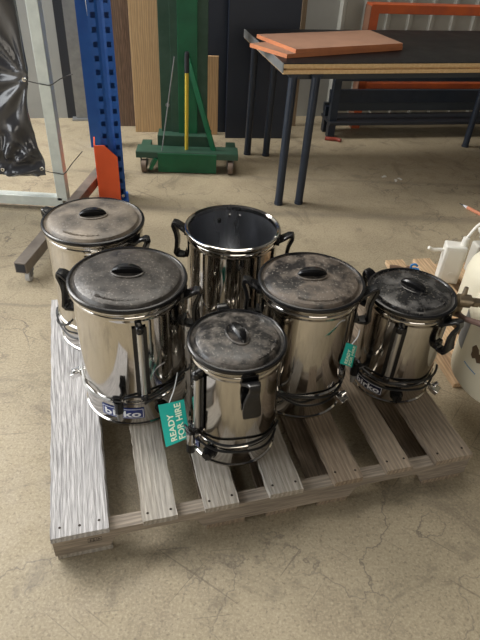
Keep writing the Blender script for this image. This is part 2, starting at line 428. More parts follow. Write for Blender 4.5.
# ------------------------------------------------------------ green lift
M_green = mat('lift_green', (.004, .135, .055), .42, col2=(.008, .10, .045), scale=7, rough2=.6)
M_green2 = mat('lift_green_worn', (.02, .07, .042), .55, col2=(.04, .095, .065), scale=9)
gl = thing('manual_lift', 'green manual lift with tall mast and castors in front of the wall boards', 'lift', (-.37, 3.22, 0), R(4))
MB().box((-.0, -.03, .062), (.345, .012, .115)).build('front_plate', M_green, gl, bevel=.002, smooth=0)
MB().box((0, .03, .117), (.60, .12, .012)).box((0, -.026, .105), (.60, .012, .036)).box((0, .086, .10), (.60, .012, .046)).build('crossbar', M_green2, gl, bevel=.002, smooth=0)
for sx in (-1, 1):
    MB().box((sx*.26, .17, .07), (.06, .17, .05)).build('leg', M_green2, gl, bevel=.003, smooth=0)
mb = MB(); mb.box((-.0, .16, 1.15), (.11, .06, 2.1)); mb.build('mast_channel', M_green, gl, bevel=.002, smooth=0)
MB().box((-.125, .2, 1.15), (.07, .09, 2.1)).box((-.075, .17, 1.15), (.045, .05, 2.1)).build('mast_side', M_green2, gl, bevel=.002, smooth=0)
MB().box((.080, .2, 1.15), (.065, .09, 2.1)).build('mast_side', M_green2, gl, bevel=.002, smooth=0)
MB().box((-.02, .14, .15), (.32, .12, .07)).build('mast_foot', M_green2, gl, bevel=.002, smooth=0)
MB().beam((.0, .10, .62), (.155, .03, .12), .012, .03).build('brace', M_green, gl, smooth=0)
MB().cyl((-.07, .09, .62), (-.15, .0, .12), .0035, seg=8).build('stay_rod', M_galv, gl)
MB().box((-.2, -.0, .055), (.02, .1, .07), Matrix.Rotation(.5, 3, 'Y')).build('side_flap', M_green, gl, smooth=0)
MB().cyl((-.12, .22, .34), (-.12, .15, .34), .012, seg=12).build('bolt', M_galv, gl)
for sx in (-1, 1):
    c = MB(); x = sx*.255
    c.box((x-.018, -.0, .062), (.004, .05, .06)).box((x+.018, 0, .062), (.004, .05, .06)).box((x, 0, .09), (.04, .05, .006))
    k = c.build('castor', M_grey, gl, smooth=0)
    MB().cyl((x-.014, -.02, .038), (x+.014, -.02, .038), .038, seg=28).build('wheel', mat('worn_wheel', (.12, .08, .06), .6, col2=(.2, .15, .11), scale=30), k)
M_yel = mat('yellow_pole', (.62, .47, .05), .4)
h_ = thing('pole_handle', 'yellow pole with a black grip standing upright on the green lift base', 'pole', (-.378, 3.25, .1235), 0)
MB().cyl((0, 0, 0), (.006, 0, .43), .0105, seg=16).build('pole', M_yel, h_)
MB().cyl((.006, 0, .43), (.0075, 0, .53), .013, seg=16).cyl((.0075, 0, .53), (.0075, 0, .536), .010, seg=16).build('grip', M_dark, h_)

# ------------------------------------------------------------ table with two chipboard tops
M_lam = mat('black_laminate', (.005, .005, .006), .36, col2=(.008, .008, .009), scale=5, rough2=.48, spec=.2)
M_chip = mat('chipboard_edge', (.60, .39, .18), .7, col2=(.72, .50, .26), scale=70, bump=.2)
M_leg = mat('blue_black_paint', (.012, .02, .035), .35, col2=(.02, .028, .045), scale=12)
tb = thing('work_table', 'long black-topped table on round dark blue legs with double chipboard edge', 'table', (.134, 2.815, 0), R(15))
TL, TW = 1.80, .80
MB().box((TL/2, TW/2, .715), (TL, TW, .018)).build('tabletop', M_chip, tb, bevel=.001, smooth=0)
MB().box((TL/2, TW/2, .688), (TL, TW, .018)).box((TL/2, TW/2, .7015), (TL-.03, TW-.03, .010)).build('lower_board', M_chip, tb, bevel=.001, smooth=0)
la = MB().box((TL/2, TW/2, .7255), (TL, TW, .003)).build('laminate_surface', M_lam, tb, smooth=0)
MB().box((-.002, TW/2, .706), (.005, TW, .042)).build('end_trim', M_galv, tb, smooth=0)
def tleg(x, y, splay=0):
    mb = MB(); mb.cyl((x+.025, y, .0), (x+.038, y, .666), .0215, seg=20); mb.cyl((x+.025, y, 0), (x+.025, y, .012), .024, seg=20); mb.box((x+.038, y, .672), (.055, .045, .012))
    return mb.build('leg', M_leg, tb)
for x, y in ((.02, .02), (.135, -.005+.02), (.02, .755), (.135, .72), (1.60, .735), (1.71, .68), (1.62, .03), (1.73, .03)): tleg(x, y)
M_apr = mat('dark_apron', (.035, .042, .05), .4)
MB().box((TL/2, .05, .665), (TL-.12, .02, .038)).build('apron', M_apr, tb, smooth=0)
MB().box((TL/2, .76, .655), (TL-.12, .02, .06)).build('apron', M_apr, tb, smooth=0)

M_ob = mat('pinkish_board', (.33, .18, .115), .6, col2=(.27, .145, .095), scale=6)
M_obe = mat('orange_board_edge', (.60, .22, .09), .6, col2=(.50, .18, .08), scale=12)
M_ob_e = None
def slab(poly, z0, z1, name, mt, label):
    o = tag(MB().prism(poly, lambda a, b, t: Vector((a, b, t)), z0, z1).build(name, mt, smooth=0), label, 'board')
    o.data.materials.append(M_obe)
    for p in o.data.polygons:
        if abs(p.normal.z) < .5: p.material_index = 1
    return o
slab([(-.033, 3.117), (.149, 2.92), (.775, 3.268), (.60, 3.54)], .7275, .7465, 'pinkish_board', M_ob, 'lower of the two pinkish-orange boards stacked on black table')
slab([(-.001, 3.25), (.191, 2.947), (.766, 3.243), (.64, 3.56)], .747, .765, 'pinkish_board', M_ob, 'upper pinkish-orange board, topmost on the black table')

# ------------------------------------------------------------ orange frame and dark bench behind the table
M_of = mat('orange_frame', (.56, .11, .025), .5, col2=(.42, .085, .03), scale=9)
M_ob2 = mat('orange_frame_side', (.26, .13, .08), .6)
fr = thing('orange_steel_frame', 'orange steel frame standing behind the table against ribbed cladding', 'frame', tuple(WP(.77, -.22)), YAW)
MB().box((.68, 0, .785), (1.5, .10, .055)).build('top_rail', M_of, fr, bevel=.003, smooth=0)
MB().box((.68, 0, .30), (1.5, .10, .04)).build('bottom_rail', M_of, fr, bevel=.003, smooth=0)
MB().box((-.04, 0, .38), (.06, .10, .76)).build('end_post', M_of, fr, bevel=.003, smooth=0)
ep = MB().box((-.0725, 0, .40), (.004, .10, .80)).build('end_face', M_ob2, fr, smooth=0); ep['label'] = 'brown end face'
MB().box((1.40, 0, .38), (.06, .10, .76)).build('end_post', M_of, fr, bevel=.003, smooth=0)
bn = thing('dark_bench_frame', 'low dark steel bench frame with long rails on floor behind the table', 'frame', tuple(WP(.45, -.40)), YAW)
MB().box((.75, -.06, .43), (1.5, .03, .09)).build('rail', M_leg, bn, bevel=.002, smooth=0)
MB().box((.75, .0, .27), (1.5, .03, .085)).build('rail', M_leg, bn, bevel=.002, smooth=0)
MB().box((.75, .10, .17), (1.5, .02, .06)).build('rail', M_apr, bn, bevel=.002, smooth=0)
MB().box((.75, .02, .105), (1.5, .22, .02)).build('shelf', M_dark, bn, bevel=.002, smooth=0)
for x in (.03, 1.47):
    MB().box((x, -.03, .24), (.05, .05, .48)).build('leg', M_leg, bn, smooth=0); MB().box((x, .085, .09), (.05, .05, .18)).build('leg', M_leg, bn, smooth=0)
M_red = mat('red_plastic', (.22, .035, .02), .5)
mb = MB(); mb.tube([(-.055, .01, .012), (-.02, 0, .014), (.02, .0, .014), (.05, -.02, .012)], .013, seg=10); tag(mb.build('red_tool', M_red, loc=(.575, 3.90, 0)), 'small dull red tool lying on the floor under the table', 'tool')
M_pap = mat('white_scrap', (.6, .58, .53), .8)
for x, y, a in ((.834, 3.31, .3), (.899, 3.26, 1.2), (.93, 3.29, 2.0)):
    tag(MB().box((0, 0, .003), (.028, .010, .004)).box((.006, .006, .005), (.012, .014, .003)).build('scrap', M_pap, smooth=0, loc=(x, y, 0), rz=a), 'tiny pale scrap on the shaded floor under the table', 'scrap', 'tiny scraps on the floor under the table')

# ------------------------------------------------------------ banner frame on the left
M_alu = mat('galvanised_tube', (.62, .66, .62), .45, .35, col2=(.52, .56, .53), scale=16, detail=8)
M_tubeb = mat('brown_steel', (.17, .145, .125), .5, .3, col2=(.24, .21, .18), scale=10)
bf = thing('banner_frame', 'galvanised square tube frame on castors at the left, holding a black sheet', 'frame', (-.94, 2.63, 0), 0)
MB().box((0, 0, .93), (.052, .05, 1.74)).build('upright', M_alu, bf, bevel=.002, smooth=0)
MB().box((-1.0, 0, .052), (2.0, .05, .05)).build('bottom_rail', M_alu, bf, bevel=.002, smooth=0)
MB().box((-1.0, 0, 1.80), (2.0, .05, .05)).build('top_rail', M_alu, bf, bevel=.002, smooth=0)
MB().box((-1.95, 0, .93), (.052, .05, 1.74)).build('upright', M_alu, bf, bevel=.002, smooth=0)
ft = MB(); a = Vector((.022, -.695, .078)); b = Vector((.13, .50, .078))
ft.beam(a, b, .052, .05).box((.035, 0, .052), (.1, .03, .03)); ft = ft.build('foot', M_tubeb, bf, bevel=.002, smooth=0); ft['label'] = 'brown steel foot tube'
ed = MB(); d_ = (b-a).normalized(); ed.beam(a-d_*.002, a-d_*.0005, .04, .038); ed.build('open_end_shade', M_dark, ft, smooth=0)  # dark plate painting the shade inside the hollow tube
for px, py in ((.038, -.655), (.125, .45)):
    c = MB(); c.cyl((px, py, .054), (px, py, .046), .02, seg=16).box((px-.011, py-.006, .038), (.003, .03, .03)).box((px+.011, py-.006, .038), (.003, .03, .03))
    k = c.build('castor', M_grey, bf)
    MB().cyl((px-.009, py-.01, .024), (px+.009, py-.01, .024), .024, seg=24).build('wheel', M_white if False else mat('castor_wheel', (.45, .45, .44), .4), k)
# the sheet: tensioned vinyl with folds radiating from its eyelets
M_vin = mat('black_vinyl', (.045, .045, .05), .2, spec=.7)
bm = bmesh.new(); NX, NZ = 120, 110; x0, x1, z0, z1 = -1.75, -.075, .16, 1.66
ey_ = [(-.085, .64), (-.072, .215), (-.28, .19), (-.8, .19), (-1.3, .19), (-.085, 1.2), (-1.7, .2)]
grid = []
for i in range(NX+1):
    row = []
    for j in range(NZ+1):
        s_ = i/NX; t_ = j/NZ; z = z0+(z1-z0)*t_
        xr = x1 - .03*max(0, math.sin(PI*min(1, max(0, (z-.22)/.42))))**.8 * (1 if z < .64 else 0)
        zz = z0 + .035*math.sin(PI*((s_*3.2) % 1.0)) * (1-t_)**3 + (z1-z0)*t_
        x = x0+(xr-x0)*s_
        d = 0
        for ex_, ez_ in ey_:
            dx, dz = x-ex_, zz-ez_; rr = math.hypot(dx, dz)+.01; an = math.atan2(dz, dx)
            d += .026*math.sin(an*11+ex_*7)*min(1, rr/.14)*math.exp(-rr/.26)
        d += .010*math.sin(x*7+zz*5)+.006*math.sin(x*17-zz*11)+.007*math.exp(-((zz-.40-.03*math.sin(x*5))/.008)**2)
        row.append(bm.verts.new((x, .035-abs(d)*.2+d, zz)))
    grid.append(row)
for i in range(NX):
    for j in range(NZ): bm.faces.new((grid[i][j], grid[i+1][j], grid[i+1][j+1], grid[i][j+1]))
mb = MB(); mb.bm.free(); mb.bm = bm
sh = mb.build('vinyl_sheet', M_vin, smooth=180, loc=(-.94, 2.60, 0)); sol = sh.modifiers.new('thick', 'SOLIDIFY'); sol.thickness = .0015
tag(sh, 'creased glossy black vinyl sheet tied inside the galvanised frame', 'sheet')
for ex_, ez_ in ((-.092, .64), (-.083, .222), (-.28, .205), (-.8, .2)):
    e = MB(); n = 20
    e.lathe([(.004, 0), (.009, 0), (.010, .002), (.009, .004), (.004, .004), (.004, 0)], seg=20, cap0=False, cap1=False)
    o = e.build('eyelet', M_chrome, sh, loc=(ex_, .018, ez_)); o.rotation_euler.x = PI/2
for k, (z, ang, lb) in enumerate(((.64, .035, 'upper black cable tie round the galvanised upright'), (.222, .10, 'lower black cable tie round the upright near its foot'))):
    X = -.94; Y = 2.60
    tag(MB().tube([(X-.088, Y+.01, z), (X-.05, Y-.0, z-.005), (X+.0, Y-.0, z-.012), (X+.032, Y+.0, z-.012), (X+.075, Y+.01, z+ang*.4), (X+.13, Y+.02, z+ang)], .0022, seg=6).build('cable_tie', M_rubber), lb, 'cable tie')

# ------------------------------------------------------------ main pallet
PX, PY, PA = -.4235, .7332, .2939; PTOP = .105; PD = 1.0
pal = thing('timber_pallet', 'weathered timber pallet in the foreground carrying the six steel urns', 'pallet', (PX, PY, 0), PA)
US = [0, .138, .221, .307, .379, .469, .553, .647, .736, .820, .895, .972, 1.045, 1.165]
MS = [M_wgrey, M_wtan, M_wpale, M_wpale, M_wbrown, M_wbrown2, M_wbrown2]  # board tones; browner to the right also paints in the light falling off
rs = random.Random(3)


def slat_mesh(u0, u1, y0, y1, z0, z1, nx=4, ny=40, mt=None, name='slat', par=None, jag=.0015):
    cx, cy = (u0+u1)/2, (y0+y1)/2
    mb = MB(); bm = mb.bm; V = {}
    for i in range(nx+1):
        for j in range(ny+1):
            x = u0+(u1-u0)*i/nx-cx; y = y0+(y1-y0)*j/ny-cy
            jx = rs.uniform(-jag, jag) if i in (0, nx) else 0; jy = rs.uniform(-jag, jag)*.35 if j in (0, ny) else 0
            for k, z in ((0, z0), (1, z1)): V[i, j, k] = bm.verts.new((x+jx, y+jy, z-z0 - (rs.uniform(0, .0006) if k else 0)))
    for i in range(nx):
        for j in range(ny):
            bm.faces.new((V[i, j, 1], V[i+1, j, 1], V[i+1, j+1, 1], V[i, j+1, 1])); bm.faces.new((V[i, j, 0], V[i, j+1, 0], V[i+1, j+1, 0], V[i+1, j, 0]))
    for i in range(nx):
        for j in (0, ny): bm.faces.new((V[i, j, 0], V[i+1, j, 0], V[i+1, j, 1], V[i, j, 1]))
    for j in range(ny):
        for i in (0, nx): bm.faces.new((V[i, j, 0], V[i, j, 1], V[i, j+1, 1], V[i, j+1, 0]))
    return mb.build(name, mt, par, smooth=30, loc=(cx, cy, z0))


for k in range(7):
    u0, u1 = US[2*k], US[2*k+1]
    y0 = rs.uniform(-.006, .002)
    s_ = slat_mesh(u0, u1, y0, PD+rs.uniform(-.01, .01), .086, PTOP, mt=MS[k], par=pal)
    for q in range(3 if k in (0,) else 2):
        n_ = 3 if k == 0 else 2
        for yy in (.022+rs.uniform(-.004, .004),):
            fx = (.16+.68*q/(n_-1))*(u1-u0)-(u1-u0)/2
            MB().cyl((fx, yy-(y0+PD)/2, .0186), (fx, yy-(y0+PD)/2, .0197), .0036, .003, seg=9).build('nail', M_nail, s_)
# notched stringers
prof = [(0, .0185), (.135, .0185), (.15, .050), (.165, .058), (.345, .058), (.36, .050), (.375, .0185), (.795, .0185), (.81, .050), (.825, .058), (.99, .058), (1.005, .050), (1.02, .0185), (1.165, .0185), (1.165, .086), (0, .086)]
strs = []
for y in (.002, .48, .96):
    strs.append(MB().prism(prof, lambda a, b, t: Vector((a, t, b)), y, y+.038).build('stringer', M_wraw, pal, smooth=0, bevel=.001))
for u0, u1 in ((.004, .14), (.385, .49), (.55, .64), (.70, .79), (1.03, 1.155)):
    slat_mesh(u0, u1, .004, PD-.01, 0.0, .018, mt=M_wbrown if u0 > .1 else M_wtan, name='bottom_board', par=pal)
# faint ink stamp on the front stringer
st = MB()
for a, b, c_, d in ((.083, .117, .066, .0665), (.083, .117, .052, .0525), (.083, .0835, .052, .0665), (.1165, .117, .052, .0665), (.088, .090, .055, .063), (.092, .0925, .055, .063), (.095, .100, .0545, .056), (.095, .100, .061, .063), (.104, .1055, .055, .063), (.108, .113, .0585, .060), (.108, .1095, .055, .063)):
    st.box(((a+b)/2, .0013, (c_+d)/2), (b-a, .0008, d-c_))
st.build('ink_stamp', M_stamp, strs[0], smooth=0)

# ------------------------------------------------------------ hot water urns
def urn(cfg):
    X, Y, Rr, h = cfg['pos']; lab = R(cfg['az'])
    t = thing('steel_urn', cfg['label'], 'urn', (X, Y, PTOP), lab, 'stainless steel urns on the pallet')
    rb = Rr*.965; sz = .092*(h/.41)
    lidded = cfg.get('lid')
    # body
    prof = [(rb*.93, 0), (rb+.001, 0), (rb+.0035, .004), (rb+.0035, .009), (rb-.0005, .013), (rb-.0005, .018), (rb-.0005, .021), (rb-.0005, sz-.013), (rb-.0005, sz-.010), (rb-.0005, sz-.006), (rb+.001, sz-.003), (rb+.0042, sz+.001), (rb+.0042, sz+.006), (rb, sz+.011), (rb, sz+.014), (rb, sz+.018), (rb, h-.040), (rb, h-.035),
            (rb, h-.030), (rb+.002, h-.026), (rb+.002, h-.020), (rb, h-.016), (rb+.002, h-.010), (Rr+.001, h-.006), (Rr+.003, h-.003), (Rr+.003, h)]
    if not lidded:
        pin = [(Rr+.001, h+.003), (Rr-.003, h+.004), (rb-.004, h), (rb-.005, h-.012), (rb-.006, h-.10), (rb-.006, .11)]
        body = MB().lathe(prof+pin[:4], cap1=False).build('body', M_steel, t)
        inn = MB().lathe(pin[3:]+[(rb-.02, .10), (.02, .098)], cap0=False).build('inner_wall', M_steel_in, t)
        inn['label'] = 'dark brushed inside of the open urn'
        for a in (-.12, .12):
            aa = PI*.5 - lab + a
            MB().cyl(((rb-.006)*math.cos(aa), (rb-.006)*math.sin(aa), h-.03), ((rb-.010)*math.cos(aa), (rb-.010)*math.sin(aa), h-.03), .0045, seg=12).build('rivet', M_chrome, t)
    else:
        body = MB().lathe(prof+[(rb-.02, h)]).build('body', M_steel, t)
        ld = MB().lathe([(rb*.9, h-.001), (Rr-.001, h-.001), (Rr+.0005, h+.001), (Rr+.001, h+.006), (Rr-.001, h+.009), (Rr-.004, h+.0105), (Rr-.007, h+.006), (Rr-.012, h+.005), (Rr-.015, h+.008),
                         (Rr-.018, h+.0135), (Rr-.026, h+.017), (Rr*.6, h+.0205), (Rr*.3, h+.0225), (.002, h+.023)], cap0=True).build('lid', cfg['lidmat'], t)
        rim = MB().lathe([(Rr+.001, h+.001), (Rr+.0035, h+.002), (Rr+.0042, h+.005), (Rr+.003, h+.009), (Rr, h+.0108), (Rr-.0035, h+.011), (Rr-.005, h+.010), (Rr-.005, h+.001)], cap0=False, cap1=False).build('lid_rim', M_black, ld)
        # recessed oval grip : shallow dish with a curved blade across it
        ka = R(cfg['knob'])-lab; km = Matrix.Rotation(ka, 3, 'Z')
        ca, cb, zc = .046, .030, h+.0225
        gb = MB(); bm = gb.bm; rings = []
        for f_, dz in ((1.0, -.001), (.97, .0035), (.88, .0045), (.80, .002), (.55, .0005), (.1, 0)):
            rings.append([bm.verts.new(km @ Vector((ca*f_*math.cos(2*PI*k/40), cb*f_*math.sin(2*PI*k/40), zc+dz))) for k in range(40)])
        for a_, b_ in zip(rings, rings[1:]):
            for k in range(40): bm.faces.new((a_[k], a_[(k+1) % 40], b_[(k+1) % 40], b_[k]))
        bm.faces.new(rings[-1])
        gr = gb.build('lid_handle', cfg['lidmat'], ld)
        bl = MB(); pts = []; 
        n = 16; rows = []
        for k in range(n+1):
            s_ = -1+2*k/n; wd = .0155*(1-s_*s_)**.7+.0015; hh = .020*(1-s_*s_)**.6+.003
            rows.append([bl.bm.verts.new(km @ Vector((s_*ca*.93, yy*wd, zc+zz*hh))) for yy, zz in ((-.35, 0), (-.75, .8), (-.45, 1.0), (.5, 1.02), (.95, .8), (.6, 0))])
        for a_, b_ in zip(rows, rows[1:]):
            for k in range(6): bl.bm.faces.new((a_[k], a_[(k+1) % 6], b_[(k+1) % 6], b_[k]))
        bl.bm.faces.new(rows[0][::-1]); bl.bm.faces.new(rows[-1])
        bl.build('grip_blade', M_black, ld)
        # raised lettering, too worn to read: a curved row of tiny embossed marks
        em = MB(); rr = random.Random(int(X*1000)); 
        for k in range(24):
            a_ = R(cfg.get('emb', -90)) - lab + (k-11.5)*.040
            r_ = Rr*.78
            Rm = Matrix.Rotation(a_+PI/2, 3, 'Z')
            zl = h+.0183
            wdt = rr.choice((.0012, .003, .0035)); 
            em.box((r_*math.cos(a_), r_*math.sin(a_), zl), (wdt, .0075 if rr.random() < .6 else .004, .0030), Rm)
        em.build('embossed_marks', cfg['lidmat'], ld, smooth=0)
    # side handles
    for s_ in cfg.get('handles', (-1, 1)):
        c = Vector((0, s_, 0)); tz = Vector((0, 0, 1)); wd = Vector((1, 0, 0)); k_ = h/.41
        hb = MB()
        P = [(rb-.002, h-.030), (rb+.016, h-.020), (rb+.034, h-.007), (rb+.044, h-.004), (rb+.047, h-.016), (rb+.038, h-.040), (rb+.034, h-.060), (rb+.035, h-.085), (rb+.039, h-.106), (rb+.032, h-.117), (rb+.012, h-.119), (rb-.002, h-.112)]
        sm = []
        for i in range(len(P)-1):
            for q in range(3): sm.append((P[i][0]+(P[i+1][0]-P[i][0])*q/3, P[i][1]+(P[i+1][1]-P[i][1])*q/3))
        sm.append(P[-1])
        n = len(sm)
        W_ = [.036 + .010*math.cos(2*PI*i/n*1.5) for i in range(n)]
        T_ = [.0105 + .001*math.sin(PI*i/n) for i in range(n)]
        hb.ribbon([c*a_+tz*b_ for a_, b_ in sm], wd, W_, T_)
        hb.box((0, s_*(rb+.003), h-.022), (.042, .010, .030)); hb.box((0, s_*(rb+.003), h-.108), (.034, .008, .020))
        hb.build('handle', M_black, t, bevel=.0008)
    if cfg.get('front', True):
        pc = lambda ang, r_, z: Vector((r_*math.cos(ang), r_*math.sin(ang), z))
        # sight glass
        ga = R(27); z0g = sz+.034; z1g = h*.885
        MB().tube([pc(ga, rb+.010, z0g+.004), pc(ga, rb+.010, z1g-.004)], .0088, seg=18, smooth=1).build('sight_glass', M_glass, t)
        hb = MB()
        for q in (-1, 1):
            aq = ga+q*.0125/rb; hb.beam(pc(aq, rb+.005, z0g), pc(aq, rb+.005, z1g), .0025, .012, upv=pc(ga+PI/2, 1, 0))
        hb.build('guard_rails', M_black, t, smooth=0)
        for zz in (z0g, z1g):
            e = MB(); e.beam(pc(ga, rb+.008, zz-.013), pc(ga, rb+.008, zz+.013), .030, .020, upv=pc(ga+PI/2, 1, 0))
            e.build('end_cap', M_black, t, bevel=.007, smooth=60)
        # tap
        tz_ = sz+.026+cfg.get('tap_dz', 0); ta = R(cfg.get('tap_off', 3))
        tp = MB(); tp.tube([pc(ta, rb-.003, tz_-.01), pc(ta, rb+.030, tz_-.01)], .010, seg=16, smooth=1)
        tp.cyl(pc(ta, rb+.029, tz_+.012), pc(ta, rb+.029, tz_-.030), .0135, .0125, seg=20)
        tpo = tp.build('tap', M_chrome if cfg.get('flip') else M_black, t)
        MB().cyl(pc(ta, rb+.029, tz_-.030), pc(ta, rb+.029, tz_-.062), .0115, .0125 if cfg.get('flip') else .0075, seg=18).build('spout', M_black if cfg.get('flip') else mat('smoky_spout', (.45, .45, .45), .15, .7), tpo)
        lv = MB(); lv.box(pc(ta, rb+.029, tz_+.018), (.020, .026, .010), Matrix.Rotation(ta, 3, 'Z')); lv.beam(pc(ta, rb+.031, tz_+.018), pc(ta, rb+.042, tz_+.040), .024, .007, upv=pc(ta, 1, 0))
        lv.build('lever', M_black, tpo, bevel=.002)
        # control knob
        kk = R(cfg.get('knob_off', 46)); kz = sz*.58
        kb = MB(); kb.cyl(pc(kk, rb, kz), pc(kk, rb+.006, kz), .020, seg=28); kb.cyl(pc(kk, rb+.006, kz), pc(kk, rb+.024, kz), .0165, .014, seg=28)
        kb.beam(pc(kk, rb+.024, kz-.013), pc(kk, rb+.024, kz+.013), .006, .006); kb.build('control_knob', M_black, t)
        # badge
        bw, bh, bz = .125*(rb/.15), .040*(h/.41), sz*.56
        bc = R(cfg.get('badge_off', 2))
        def wrap(off):
            def f_(v): a_ = bc+v[0]/rb; return Vector(((rb+off)*math.cos(a_), (rb+off)*math.sin(a_), bz+v[1]))
            return f_
        def patch(w_, h_, off, name, mt, par):
            b_ = MB(); f_ = wrap(off); f0 = wrap(0.0); n = 16
            R1 = [[b_.bm.verts.new(f_((-w_/2+w_*i/n, sy*h_/2))) for sy in (-1, 1)] for i in range(n+1)]
            R0 = [[b_.bm.verts.new(f0((-w_/2+w_*i/n, sy*h_/2))) for sy in (-1, 1)] for i in range(n+1)]
            for i in range(n):
                b_.bm.faces.new((R1[i][0], R1[i+1][0], R1[i+1][1], R1[i][1])); b_.bm.faces.new((R0[i][0], R0[i][1], R0[i+1][1], R0[i+1][0]))
                for s2 in (0, 1): b_.bm.faces.new((R0[i][s2], R0[i+1][s2], R1[i+1][s2], R1[i][s2]))
            return b_.build(name, mt, par)
        bd = patch(bw, bh, .0018, 'badge', cfg['badge'], t)
        patch(bw*.955, bh*.86, .0022, 'badge_border', M_white, bd); patch(bw*.93, bh*.78, .0026, 'badge_panel', cfg['badge'], bd)
        V, Fc = text_verts('birko', size=1, spacing=1.05, bold=.028)
        xs = [v.x for v in V]; ys = [v.y for v in V]; k_ = bw*.84/(max(xs)-min(xs)); cx, cy = (max(xs)+min(xs))/2, (max(ys)+min(ys))/2
        ky = min(bh*.62/(max(ys)-min(ys)), k_*1.3)
        f_ = wrap(.0034)
        text_mesh('lettering', V, Fc, lambda v: f_(((v.x-cx)*k_, (v.y-cy)*ky)), M_white, bd)
    pc = lambda ang, r_, z: Vector((r_*math.cos(ang), r_*math.sin(ang), z))
    # chrome overflow fitting
    if cfg.get('lug') is not None:
        la_ = R(cfg['lug'])-lab; z_ = cfg.get('lugz', .055)
        lg = MB(); lg.cyl(pc(la_, rb-.002, z_), pc(la_, rb+.018, z_), .008, seg=14); 
        lg.box(pc(la_, rb+.026, z_-.004), (.032, .032, .016), Matrix.Rotation(la_, 3, 'Z') @ Matrix.Rotation(.4, 3, 'Y')); lg.cyl(pc(la_+.03, rb+.022, z_+.004), pc(la_+.10, rb+.030, z_+.012), .009, .007, seg=12)
        lg.build('chrome_fitting', M_chrome, t, bevel=.002)
    # cord
    for (a0, a1, zb, amp, mt_) in cfg.get('cords', ()):
        n = 26; P = []
        for i in range(n+1):
            s2 = i/n; a_ = R(a0+(a1-a0)*s2)-lab
            P.append(pc(a_, rb+.008+.004*math.sin(s2*9+a0), zb+amp*math.sin(s2*PI)+.003*math.sin(s2*13)))
        MB().tube(P, .0036, seg=8, smooth=2).build('power_cord', mt_, t)
    return t


M_cordg = mat('grey_cable', (.35, .35, .34), .35)
urn(dict(pos=(-.472, 1.55, .153, .416), az=67, lid=1, lidmat=M_lidA, knob=14, front=True, badge=M_blue_l, emb=-95,
         label='steel urn at the back left of the pallet with dusty grey-brown lid', cords=((-175, -95, .085, -.03, M_rubber), (-185, -120, .12, -.05, M_rubber))))
urn(dict(pos=(-.307, 1.25, .156, .411), az=-97, lid=1, lidmat=M_lidB, knob=4, badge=M_blue_l, emb=-93, lug=-172, lugz=.085,
         label='big steel urn at front left with blue badge behind its black tap', cords=((-180, -106, .098, .006, M_cordg), (-90, -20, .115, .012, M_rubber), (-70, 10, .09, .04, M_rubber))))
urn(dict(pos=(-.04, 1.564, .148, .42), az=84, lid=0, badge=M_blue_l,
         label='open steel urn without a lid, rearmost in the middle', cords=()))
urn(dict(pos=(-.004, 1.095, .124, .347), az=-163, lid=1, lidmat=M_lidD, knob=-64, badge=M_blue_l, emb=-30, tap_off=26, tap_dz=-.005, flip=1,
         label='smallest-looking steel urn at the very front with smeared black lid', cords=((-150, -20, .078, -.012, M_rubber), (-160, -10, .088, .012, M_rubber))))
urn(dict(pos=(.191, 1.306, .145, .401), az=89, lid=1, lidmat=M_lidE, knob=7, badge=M_blue_l, emb=-85, lug=-42, lugz=.075,
         label='tall steel urn right of centre with patchy dusty black lid', cords=((-150, -35, .095, .0, M_rubber), (-130, -30, .10, -.035, M_rubber))))
urn(dict(pos=(.499, 1.375, .127, .336), az=-138, lid=1, lidmat=M_lidF, knob=-40, badge=M_navy_l, tap_off=-14, emb=-70, lug=-34, lugz=.045,
         label='rightmost steel urn with dark badge and shiny black lid', cords=((-165, -25, .085, .012, M_rubber), (-150, -30, .075, -.01, M_rubber), (-120, -15, .095, -.006, M_rubber))))


# ------------------------------------------------------------ hire tags
def hire_tag(c4, label, hang, k=1.0):
    TLc, TRc, BRc, BLc = [Vector(p) for p in c4]
    c = (TLc+TRc+BRc+BLc)/4
    t = thing('hire_tag', label, 'tag', tuple(c), 0)
    f_ = lambda a, b, o=0: ((TLc*(1-a)+TRc*a)*(b)+(BLc*(1-a)+BRc*a)*(1-b)) + nrm*(o+.006*math.sin(a*PI)*.6) - c
    nrm = (TRc-TLc).cross(TLc-BLc).normalized()
    if nrm.y > 0: nrm = -nrm
    n = 12; mb = MB(); G = {}
    for i in range(n+1):
        for j in range(n+1):
            for q in (0, 1): G[i, j, q] = mb.bm.verts.new(f_(i/n, j/n, q*.0012))
    for i in range(n):
        for j in range(n):
            for q in (0, 1): mb.bm.faces.new((G[i, j, q], G[i+1, j, q], G[i+1, j+1, q], G[i, j+1, q]))
    for i in range(n):
        for e in (0, n):
            mb.bm.faces.new((G[i, e, 0], G[i+1, e, 0], G[i+1, e, 1], G[i, e, 1])); mb.bm.faces.new((G[e, i, 0], G[e, i+1, 0], G[e, i+1, 1], G[e, i, 1]))
    card = mb.build('card', M_teal, t)
    for txt, a0, b0, ln in (('READY', .40, .50, .66), ('FOR HIRE', .73, .50, .90)):
        V, Fc = text_verts(txt, 1, 1.0, .022)
        xs = [v.x for v in V]; ys = [v.y for v in V]; k_ = ln/(max(xs)-min(xs)); cx, cy = (max(xs)+min(xs))/2, (max(ys)+min(ys))/2
        ky = .25/(max(ys)-min(ys)) 
        bb = .07 if txt == 'READY' else .05
        text_mesh('lettering', V, Fc, lambda v: f_(a0-(v.y-cy)*ky, bb+(v.x-min(xs))*k_, .0022), M_tagtxt, card)
    top = f_(.45, 1, .001)
    MB().tube([top, top*.5+(Vector(hang)-c)*.5+Vector((.004, -.004, .004)), Vector(hang)-c], .0016, seg=6).build('string', M_white, t)
    return t


